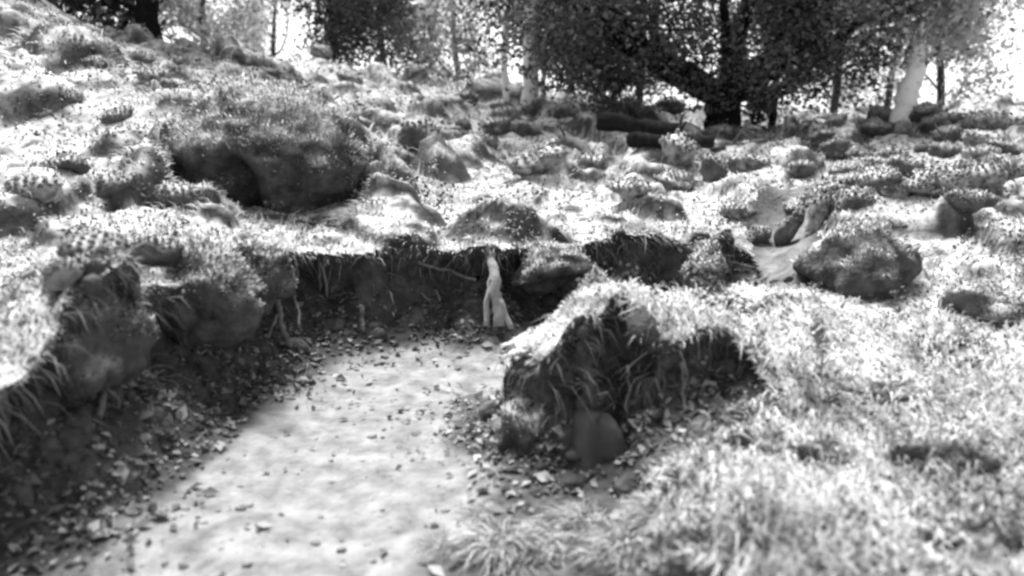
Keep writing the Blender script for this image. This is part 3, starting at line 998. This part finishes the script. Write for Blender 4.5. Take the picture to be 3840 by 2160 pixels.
P, N, ch = sample(is_bank & ~is_scar & (QC[:, 1] < 8.5), QA / np.clip(QC[:, 1], 2, 9) ** 1.0, 620, rng)
lumps("earth_clods", P - N * .012, np.clip(rng.lognormal(-3.5, .5, 620), .012, .085), 'soil', bank, "crumbling clods of dark earth", rng)
P, N, ch = sample(is_path, QA / np.clip(QC[:, 1], 2, 9) ** 1.4, 500, rng)
lumps("grit", P - N * .003, np.clip(rng.lognormal(-4.8, .6, 500), .004, .026), 'sand', path, "grit and crumbs on the path", rng)
n = 2600
P, N, ch = sample(is_bank & ~is_scar & (Tq > .3) & (QC[:, 1] < 8.5), QA / np.clip(QC[:, 1], 2, 9), n, rng)
comb = np.tile(np.array((0, 0, -1.)), (n, 1)) + rng.normal(0, .35, (n, 3)) + N * .35
comb /= np.linalg.norm(comb, axis=1)[:, None]
V_, F_ = blades(P, N, comb, rng.uniform(.05, .24, n), rng.uniform(.003, .008, n), np.full(n, 1.6), rng)
tag(link("fine_roots", mesh_np("fine_roots", V_, F_, col=np.repeat(np.clip(rng.normal(.3, .2, n), 0, 1), 5)), M['litter'], bank), "fine roots and dead stalks hanging on the earth face", kind="stuff")

# ------------------------------------------------------------------ roots, stake, logs
def wobbly(p0, p1, n, amp, rg, sag=0.):
    p0, p1 = np.asarray(p0, float), np.asarray(p1, float)
    t = np.linspace(0, 1, n)[:, None]
    off = np.cumsum(rg.normal(0, 1, (n, 3)), 0) * amp / math.sqrt(n)
    off -= off[0] + (off[-1] - off[0]) * t
    pts = p0 + (p1 - p0) * t + off
    pts[:, 2] -= sag * (4 * t * (1 - t))[:, 0]
    return pts


def on_face(px, py, Yd):
    x, y, z = hit(px, py)
    y = min(max(y, Yd - .25), Yd + .25) - .03
    return at(px, py, y)


def root(name, pxs, r0, r1, label, cat="root", mat='root', seed=0, k=6, subs=()):
    rg = np.random.default_rng(seed)
    pts = [on_face(*p) for p in pxs]
    path_ = [wobbly(pts[i], pts[i + 1], 7, .02, rg)[(0 if i == 0 else 1):] for i in range(len(pts) - 1)]
    P_ = np.concatenate(path_)
    base = P_[0].copy()
    e = link(name, None)
    e.location = base
    g = Geo()
    g.tube(P_ - base, np.linspace(r0, r1, len(P_)), k, .25, seed)
    link("main_root" if cat == "root" else "shaft", g.mesh(name), M[mat], e)
    for sp in subs:
        q = np.concatenate([wobbly(on_face(*sp[i]), on_face(*sp[i + 1]), 6, .02, rg)[(0 if i == 0 else 1):] for i in range(len(sp) - 1)])
        g = Geo()
        g.tube(q - base, np.linspace(r0 * .6, r1 * .5, len(q)), 5, .25, seed + 1)
        link("rootlet", g.mesh(name), M[mat], e)
    tag(e, label, cat, "roots hanging from the banks" if cat == "root" else None)
    return e


root("root", [(296, 246, 5.12), (297, 280, 5.0), (299, 330, 4.98)], .015, .010, "pale straight root hanging down the bank from the turf lip", seed=1)
root("root", [(316, 240, 5.22), (325, 255, 5.12), (327, 297, 5.1)], .015, .008, "forked root curling over the lip beside the straight hanging one", seed=2,
     subs=[[(322, 250, 5.15), (319, 268, 5.1), (320, 290, 5.1)]])
root("root", [(490, 244, 5.3), (492, 264, 5.1), (494, 292, 5.02), (499, 326, 4.98)], .024, .044, "thick bright root running down the middle of the far bank", seed=3, mat='rock_pale', k=10,
     subs=[[(494, 280, 5.05), (500, 300, 5.0), (512, 328, 4.96)], [(493, 270, 5.08), (488, 296, 5.02), (486, 326, 4.98)]])
root("root", [(276, 290, 4.95), (279, 312, 4.85), (283, 330, 4.8), (292, 346, 4.78)], .022, .016, "knotted grey root creeping down into the litter heap", seed=4,
     subs=[[(279, 312, 4.85), (272, 326, 4.8), (268, 338, 4.75)]])
root("root", [(106, 350, 3.75), (102, 380, 3.62), (98, 420, 3.5)], .022, .014, "dim root in the shadow of the left bank", seed=5, subs=[[(103, 372, 3.66), (112, 392, 3.6), (118, 408, 3.56)]])
root("root", [(682, 362, 3.5), (684, 385, 3.42), (687, 410, 3.38)], .012, .007, "thin pale root on the turf lip right of the leaning slab", seed=6)
root("root", [(655, 285, 5.5), (662, 300, 5.4), (676, 312, 5.35)], .014, .010, "short root low in the far bank behind the hump", seed=9)
root("stake", [(360, 306, 5.02), (362, 318, 5.0), (363, 332, 5.0)], .018, .017, "short pale stake standing at the foot of the far bank", cat="stake", seed=10)
root("root", [(628, 366, 3.5), (630, 392, 3.36), (627, 430, 3.32)], .009, .006, "root dropping from the crest of the hump above the dark rock", seed=11)
root("root", [(418, 262, 5.35), (450, 270, 5.28), (476, 280, 5.2)], .012, .008, "thin root running sideways along the top of the far bank", seed=12)


def log(p0, p1, r, label, seed, mat='log', stubs=2):
    rg = np.random.default_rng(seed)
    a, b = at(*p0), at(*p1)
    base = (a + b) / 2
    e = link("fallen_log", None)
    base[2] = min(a[2], b[2]) - r
    e.location = base
    g = Geo()
    pts = wobbly(a, b, 12, .06, rg)
    g.tube(pts - base, np.linspace(r, r * .75, 12), 10, .3, seed)
    tr = link("log_trunk", g.mesh("log_trunk"), M[mat], e)
    for s in range(stubs):
        i = rg.integers(2, 10)
        g = Geo()
        d = np.array((rg.normal(0, .5), rg.normal(0, .4), 1.0)) * rg.uniform(.15, .4)
        g.tube(wobbly(pts[i] - base, pts[i] - base + d, 5, .02, rg), np.linspace(r * .35, r * .15, 5), 6, .3, seed + s)
        link("branch_stub", g.mesh("branch_stub"), M[mat], e)
    tag(e, label, "log")
    return e


log((598, 121, 11.4), (680, 130, 11.0), .13, "thick dark fallen log lying left of the oak", 1)
log((632, 141, 10.2), (712, 142, 10.5), .10, "shorter dark log lying in front of the thick one", 2)
log((706, 142, 11.0), (766, 141, 11.2), .06, "pale-topped straight log across the foot of the oak", 3, 'bark_mid', 1)
log((562, 136, 10.2), (592, 156, 9.4), .07, "slanting log sliding down towards the broad boulder", 4, 'bark_mid', 1)
log((915, 150, 10.5), (1010, 154, 10.2), .06, "long thin log lying across the right-hand field", 5, 'bark_mid', 2)


# ------------------------------------------------------------------ trees
def grow(p, d, r, L, depth, rg, segs, tips, up=.15, bend=.25, split=(2, 3)):
    """one branch: appends (points, radii, level) to segs and leaf anchors to tips"""
    n = 6
    pts, rad = [p.copy()], [r]
    for i in range(n):
        d = d + rg.normal(0, bend, 3) * .5 + np.array((0, 0, up)) * .3
        d /= np.linalg.norm(d)
        p = p + d * L / n
        pts.append(p.copy())
        rad.append(r * (1 - .45 * (i + 1) / n))
    segs.append((np.array(pts), np.array(rad), depth))
    if depth <= 1:
        for q in pts[2:]:
            tips.append(q)
    if depth > 0:
        for c in range(rg.integers(split[0], split[1] + 1)):
            i = rg.integers(2, n + 1) if c else n
            nd = d + rg.normal(0, .75, 3)
            nd /= np.linalg.norm(nd)
            grow(pts[i], nd, rad[i] * .72, L * rg.uniform(.6, .85), depth - 1, rg, segs, tips, up, bend, split)


def tree(name, base, trunk_pts, trunk_rad, limbs, label, cat="tree", bark='bark_mid', leaf='midleaf', seed=0, leaves=9000, lsize=.13, spread=.38, depth=2,
         mean=.5, dev=.25, group=None, floor=None, wob=.15, extra=None, loose=.5):
    """trunk_pts are offsets from base; limbs: (index on trunk, direction, radius, length)"""
    rg = np.random.default_rng(seed)
    e = link(name, None)
    e.location = base
    g = Geo()
    tp = np.asarray(trunk_pts, float)
    t = np.linspace(0, 1, 14)
    src = np.linspace(0, 1, len(tp))
    P_ = np.stack([np.interp(t, src, tp[:, i]) for i in range(3)], -1)
    P_[1:-1] += rg.normal(0, trunk_rad[0] * .12, (12, 3))
    rr = np.interp(t, np.linspace(0, 1, len(trunk_rad)), trunk_rad)
    rr[0] *= 1.25
    g.tube(P_, rr, 12, wob, seed)
    tr = link("trunk", g.mesh("trunk"), M[bark], e)
    tips = []
    for (f, d, r, L) in limbs:
        segs = []
        p = np.array([np.interp(f, t, P_[:, i]) for i in range(3)])
        dd = np.asarray(d, float)
        grow(p, dd / np.linalg.norm(dd), r, L, depth, rg, segs, tips)
        g = Geo()
        for pts, rad, lv in segs:
            g.tube(pts, np.maximum(rad, .006), 7 if lv == depth else 5, .15, seed + lv, cap=False)
        link("limb", g.mesh("limb"), M[bark], e)
    tips = np.array(tips)
    if extra is not None:
        tips = np.concatenate([tips, np.asarray(extra, float)])
    if leaves:
        ch = rg.integers(0, len(tips), leaves)
        clump = rg.normal(0, 1, (len(tips), 3)) * spread * loose
        P = tips[ch] + clump[ch] + rg.normal(0, 1, (leaves, 3)) * spread * rg.uniform(.2, 1, leaves)[:, None]
        if floor is not None:
            low = P[:, 2] < floor
            P[low, 2] = floor + (floor - P[low, 2]) * .6
        ctone = rg.normal(0, dev * .7, len(tips))
        tone = np.clip(mean + ctone[ch] + rg.normal(0, dev, leaves), 0, 1)
        V_, F_ = leaf_quads(P, lsize * rg.uniform(.6, 1.4, leaves), rg)
        link("crown", mesh_np("crown", V_, F_, col=np.repeat(tone, 4)), M[leaf], e)
    tag(e, label, cat, group)
    return e


def base_at(px, py, Yd):
    p = at(px, py, Yd)
    z = ground_z(p[0], p[1]) if Yd < 19 else float(upper(np.array([p[0]]), np.array([p[1]]))[0])
    return np.array((p[0], p[1], z - .05))


# the oak
tree("oak_tree", base_at(722, 136, 14.3), [(0, 0, 0), (.02, 0, .35), (0, .02, .75)], [.36, .30, .31],
     [(.95, (-.85, -.1, .75), .22, 2.0), (.98, (.75, 0, .8), .23, 2.1), (.97, (.1, .2, 1), .20, 2.3), (.9, (-.9, .4, .35), .11, 2.4),
      (.95, (.9, -.3, .3), .10, 2.2), (.97, (-.3, -.7, .8), .12, 2.0), (.95, (-1, -.2, .15), .09, 2.6)],
     "dark spreading oak with a short forked trunk on the meadow", bark='bark', leaf='oakleaf', seed=5, leaves=72000, lsize=.085, spread=.38, depth=3, mean=.45, dev=.28, floor=.55,
     extra=np.random.default_rng(77).uniform((-3.3, -2.0, .85), (2.3, .6, 3.0), (250, 3)))
# evergreen behind the oak
tree("holly_bush", base_at(772, 128, 15.5), [(0, 0, 0), (0, 0, 1.2), (.05, 0, 2.6)], [.08, .06, .02],
     [(.2, (-.6, 0, .6), .03, .8), (.3, (.6, 0, .6), .03, .8), (.5, (0, -.6, .6), .03, .9), (.7, (.4, .3, .7), .03, .8), (.6, (-.4, .3, .7), .03, .8), (.9, (0, 0, 1), .03, .8)],
     "dense nearly black evergreen bush behind the oak trunk", cat="bush", bark='bark', leaf='oakleaf', seed=8, leaves=7000, lsize=.11, spread=.18, depth=1, mean=.08, dev=.12)
# dark trunk on the left hill
tree("hill_tree", base_at(150, 52, 12.0), [(0, 0, 0), (.02, 0, 1.3), (-.05, 0, 3.6)], [.17, .15, .10],
     [(.25, (-.9, -.1, .35), .05, 1.5), (.32, (.9, -.2, .3), .05, 1.4), (.45, (-.7, -.3, .5), .06, 1.8), (.55, (.7, -.2, .5), .06, 1.6), (.75, (.2, .5, .8), .06, 1.6), (.95, (-.1, 0, 1), .06, 1.8)],
     "dark straight tree on top of the left hill", bark='bark', leaf='oakleaf', seed=12, leaves=11000, lsize=.13, spread=.36, depth=2, mean=.35, dev=.25, floor=.35)
tree("hill_tree", base_at(5, 20, 13.5), [(0, 0, 0), (.05, 0, 1.2), (0, 0, 3.2)], [.16, .13, .09],
     [(.15, (-.8, 0, .4), .05, 1.4), (.2, (.8, 0, .3), .05, 1.4), (.5, (-.5, -.4, .6), .05, 1.5), (.6, (.6, .3, .6), .05, 1.5), (.9, (0, 0, 1), .05, 1.6)],
     "nearly black tree behind the left hilltop at the picture's edge", bark='bark', leaf='oakleaf', seed=13, leaves=9000, lsize=.14, spread=.34, depth=2, mean=.2, dev=.2, floor=.1)


def birch(px, py, Yd, top, r, label, seed, leaves=2500, curve=None):
    off = curve or [(0, 0, 0), (.05, 0, 1.5), (top, 0, 5.2)]
    return tree("birch_tree", base_at(px, py, Yd), off, [r, r * .85, r * .5],
                [(.55, (.6, -.2, .7), r * .4, 1.2), (.7, (-.6, .2, .7), r * .4, 1.3), (.85, (.3, .4, .8), r * .4, 1.2), (.97, (0, 0, 1), r * .4, 1.2)],
                label, bark='birch', leaf='hazeleaf', seed=seed, leaves=leaves, lsize=.12, spread=.4, depth=2, mean=.5, dev=.25, wob=.1)


birch(529, 88, 14.6, .1, .15, "pale thick birch stem, right one of the twin stems in the centre", 21)
birch(508, 86, 14.8, .5, .06, "thin pale birch bending over beside the thick birch stem", 22, curve=[(0, 0, 0), (-.08, 0, .8), (-.05, 0, 1.5), (.25, 0, 2.0), (.7, 0, 2.6)])
birch(543, 88, 15.2, -.2, .05, "thin pale birch close behind the thick birch stem", 23)
# bright stem on the right
tree("bare_trunk", base_at(899, 136, 12.4), [(0, 0, 0), (.08, 0, .45), (.14, 0, .85), (.18, .05, 1.3)], [.18, .16, .13, .07],
     [(.8, (.5, .3, .8), .02, .7), (.9, (-.5, .2, .8), .02, .7), (.98, (.1, 0, 1), .03, .9)],
     "short white leaning trunk standing bright in the right-hand field", cat="tree", bark='birch', leaf='midleaf', seed=31, leaves=5200, lsize=.11, spread=.32, depth=2, mean=.7, floor=.95,
     extra=np.random.default_rng(78).uniform((-1.3, -.5, 1.1), (1.2, .9, 2.6), (40, 3)))

BGT = [  # px of the foot, depth, height, leaf, tone, seed, leaves, label
    (205, 20.5, 5.0, 'midleaf', .55, 41, 3600, "loose leafy tree just right of the dark hill tree"),
    (338, 19.0, 5.5, 'oakleaf', .6, 42, 9000, "dark leafy tree between the left hill and the birches"),
    (285, 27.0, 6.5, 'hazeleaf', .35, 43, 4200, "grey tree seen through gaps behind the left slope"),
    (390, 22.0, 6.0, 'midleaf', .45, 44, 5200, "dark-spotted tree left of the pale birches"),
    (462, 26.0, 7.0, 'hazeleaf', .45, 45, 7000, "pale hazy tree behind the birches"),
    (570, 24.0, 6.5, 'midleaf', .6, 46, 6000, "grey tree behind the oak's left limbs"),
    (640, 20.0, 5.5, 'oakleaf', .8, 47, 6500, "dark low-crowned tree behind the fallen logs"),
    (835, 19.5, 5.5, 'midleaf', .75, 48, 5600, "light leafy tree right of the oak"),
    (885, 23.0, 6.5, 'hazeleaf', .4, 49, 5500, "pale tree behind the white leaning trunk"),
    (948, 20.5, 5.6, 'hazeleaf', .35, 50, 4600, "pale tree at the edge of the open sky"),
    (70, 21.0, 6.5, 'oakleaf', .55, 51, 7000, "dark tree filling the gap left of the straight hill tree"),
]
for px, Yd, H, leaf, mean, seed, nl, lab in BGT:
    b = base_at(px, 100, Yd)
    rg = np.random.default_rng(seed)
    top_z = H
    limbs = []
    for f in np.linspace(.12, .97, 12):
        a = rg.uniform(0, 6.28)
        limbs.append((float(f), (math.cos(a), math.sin(a), rg.uniform(.05, .7)), .035, H * .22))
    tree("woodland_tree", b, [(0, 0, 0), (rg.normal(0, .15), 0, H * .5), (rg.normal(0, .3), 0, H)], [.10, .08, .03], limbs, lab, bark='bark' if leaf == 'oakleaf' else 'bark_mid',
         leaf=leaf, seed=seed, leaves=int(nl * 2.6), lsize=.105, spread=.42, depth=2, mean=mean, dev=.17, group="trees beyond the ridge")

# ------------------------------------------------------------------ tussocks: single humps of grass
def tussock_mesh(seed):
    rg = np.random.default_rng(seed)
    n = 420
    a, rr = rg.uniform(0, 6.28, n), np.sqrt(rg.random(n)) * .5
    P = np.stack([np.cos(a) * rr, np.sin(a) * rr, .30 * (1 - (rr / .5) ** 2)], -1)
    N = np.stack([np.cos(a) * rr, np.sin(a) * rr, np.full(n, .45)], -1)
    N /= np.linalg.norm(N, axis=1)[:, None]
    comb = np.stack([np.cos(a) * .55 - .25, np.sin(a) * .55 - .6, np.zeros(n)], -1) + rg.normal(0, .3, (n, 3))
    comb /= np.linalg.norm(comb, axis=1)[:, None]
    V_, F_ = blades(P, N, comb, rg.uniform(.25, .6, n), rg.uniform(.014, .026, n), np.full(n, 1.5), rg)
    return mesh_np("tussock", V_, F_, col=np.repeat(np.clip(rg.normal(.5, .27, n), 0, 1), 5))


TUS = [tussock_mesh(200 + i) for i in range(6)]
for m_ in TUS:
    m_.materials.append(M['grass'])
tus = [  # px, py of the foot, width in pixels, label
    (505, 562, 110, "pale upright grass tuft at the near edge of the path"),
    (440, 552, 60, "small pale grass tuft standing furthest out on the path's edge"),
    (585, 530, 80, "dark-rooted grass tuft right in front of the leaning slab"),
    (545, 556, 90, "grass tuft between the pale upright tuft and the dark-rooted one"),
    (625, 560, 90, "grass tuft at the bottom edge below the leaning slab"),
    (480, 520, 50, "little grass tuft at the corner where the hump meets the path"),
    (660, 520, 80, "grass tuft at the foot of the hump's right flank"),
    (352, 226, 40, "small grass tussock at the lip above the forked root"),
    (640, 232, 40, "small grass tussock at the lip of the far bank"),
]
for i, (px, py, w, lab) in enumerate(tus):
    x, y, z = hit(px, py)
    o = link("grass_tussock", TUS[i % 6])
    s = w / FPX * y / 1.25
    o.location = (x, y + s * .3, ground_z(x, y + s * .3) - .02)
    o.scale = (s * random.uniform(1, 1.3), s, s * random.uniform(.6, .9))
    o.rotation_euler = (0, 0, random.uniform(-.5, .5))
    tag(o, lab, "grass tussock", "single grass tussocks")
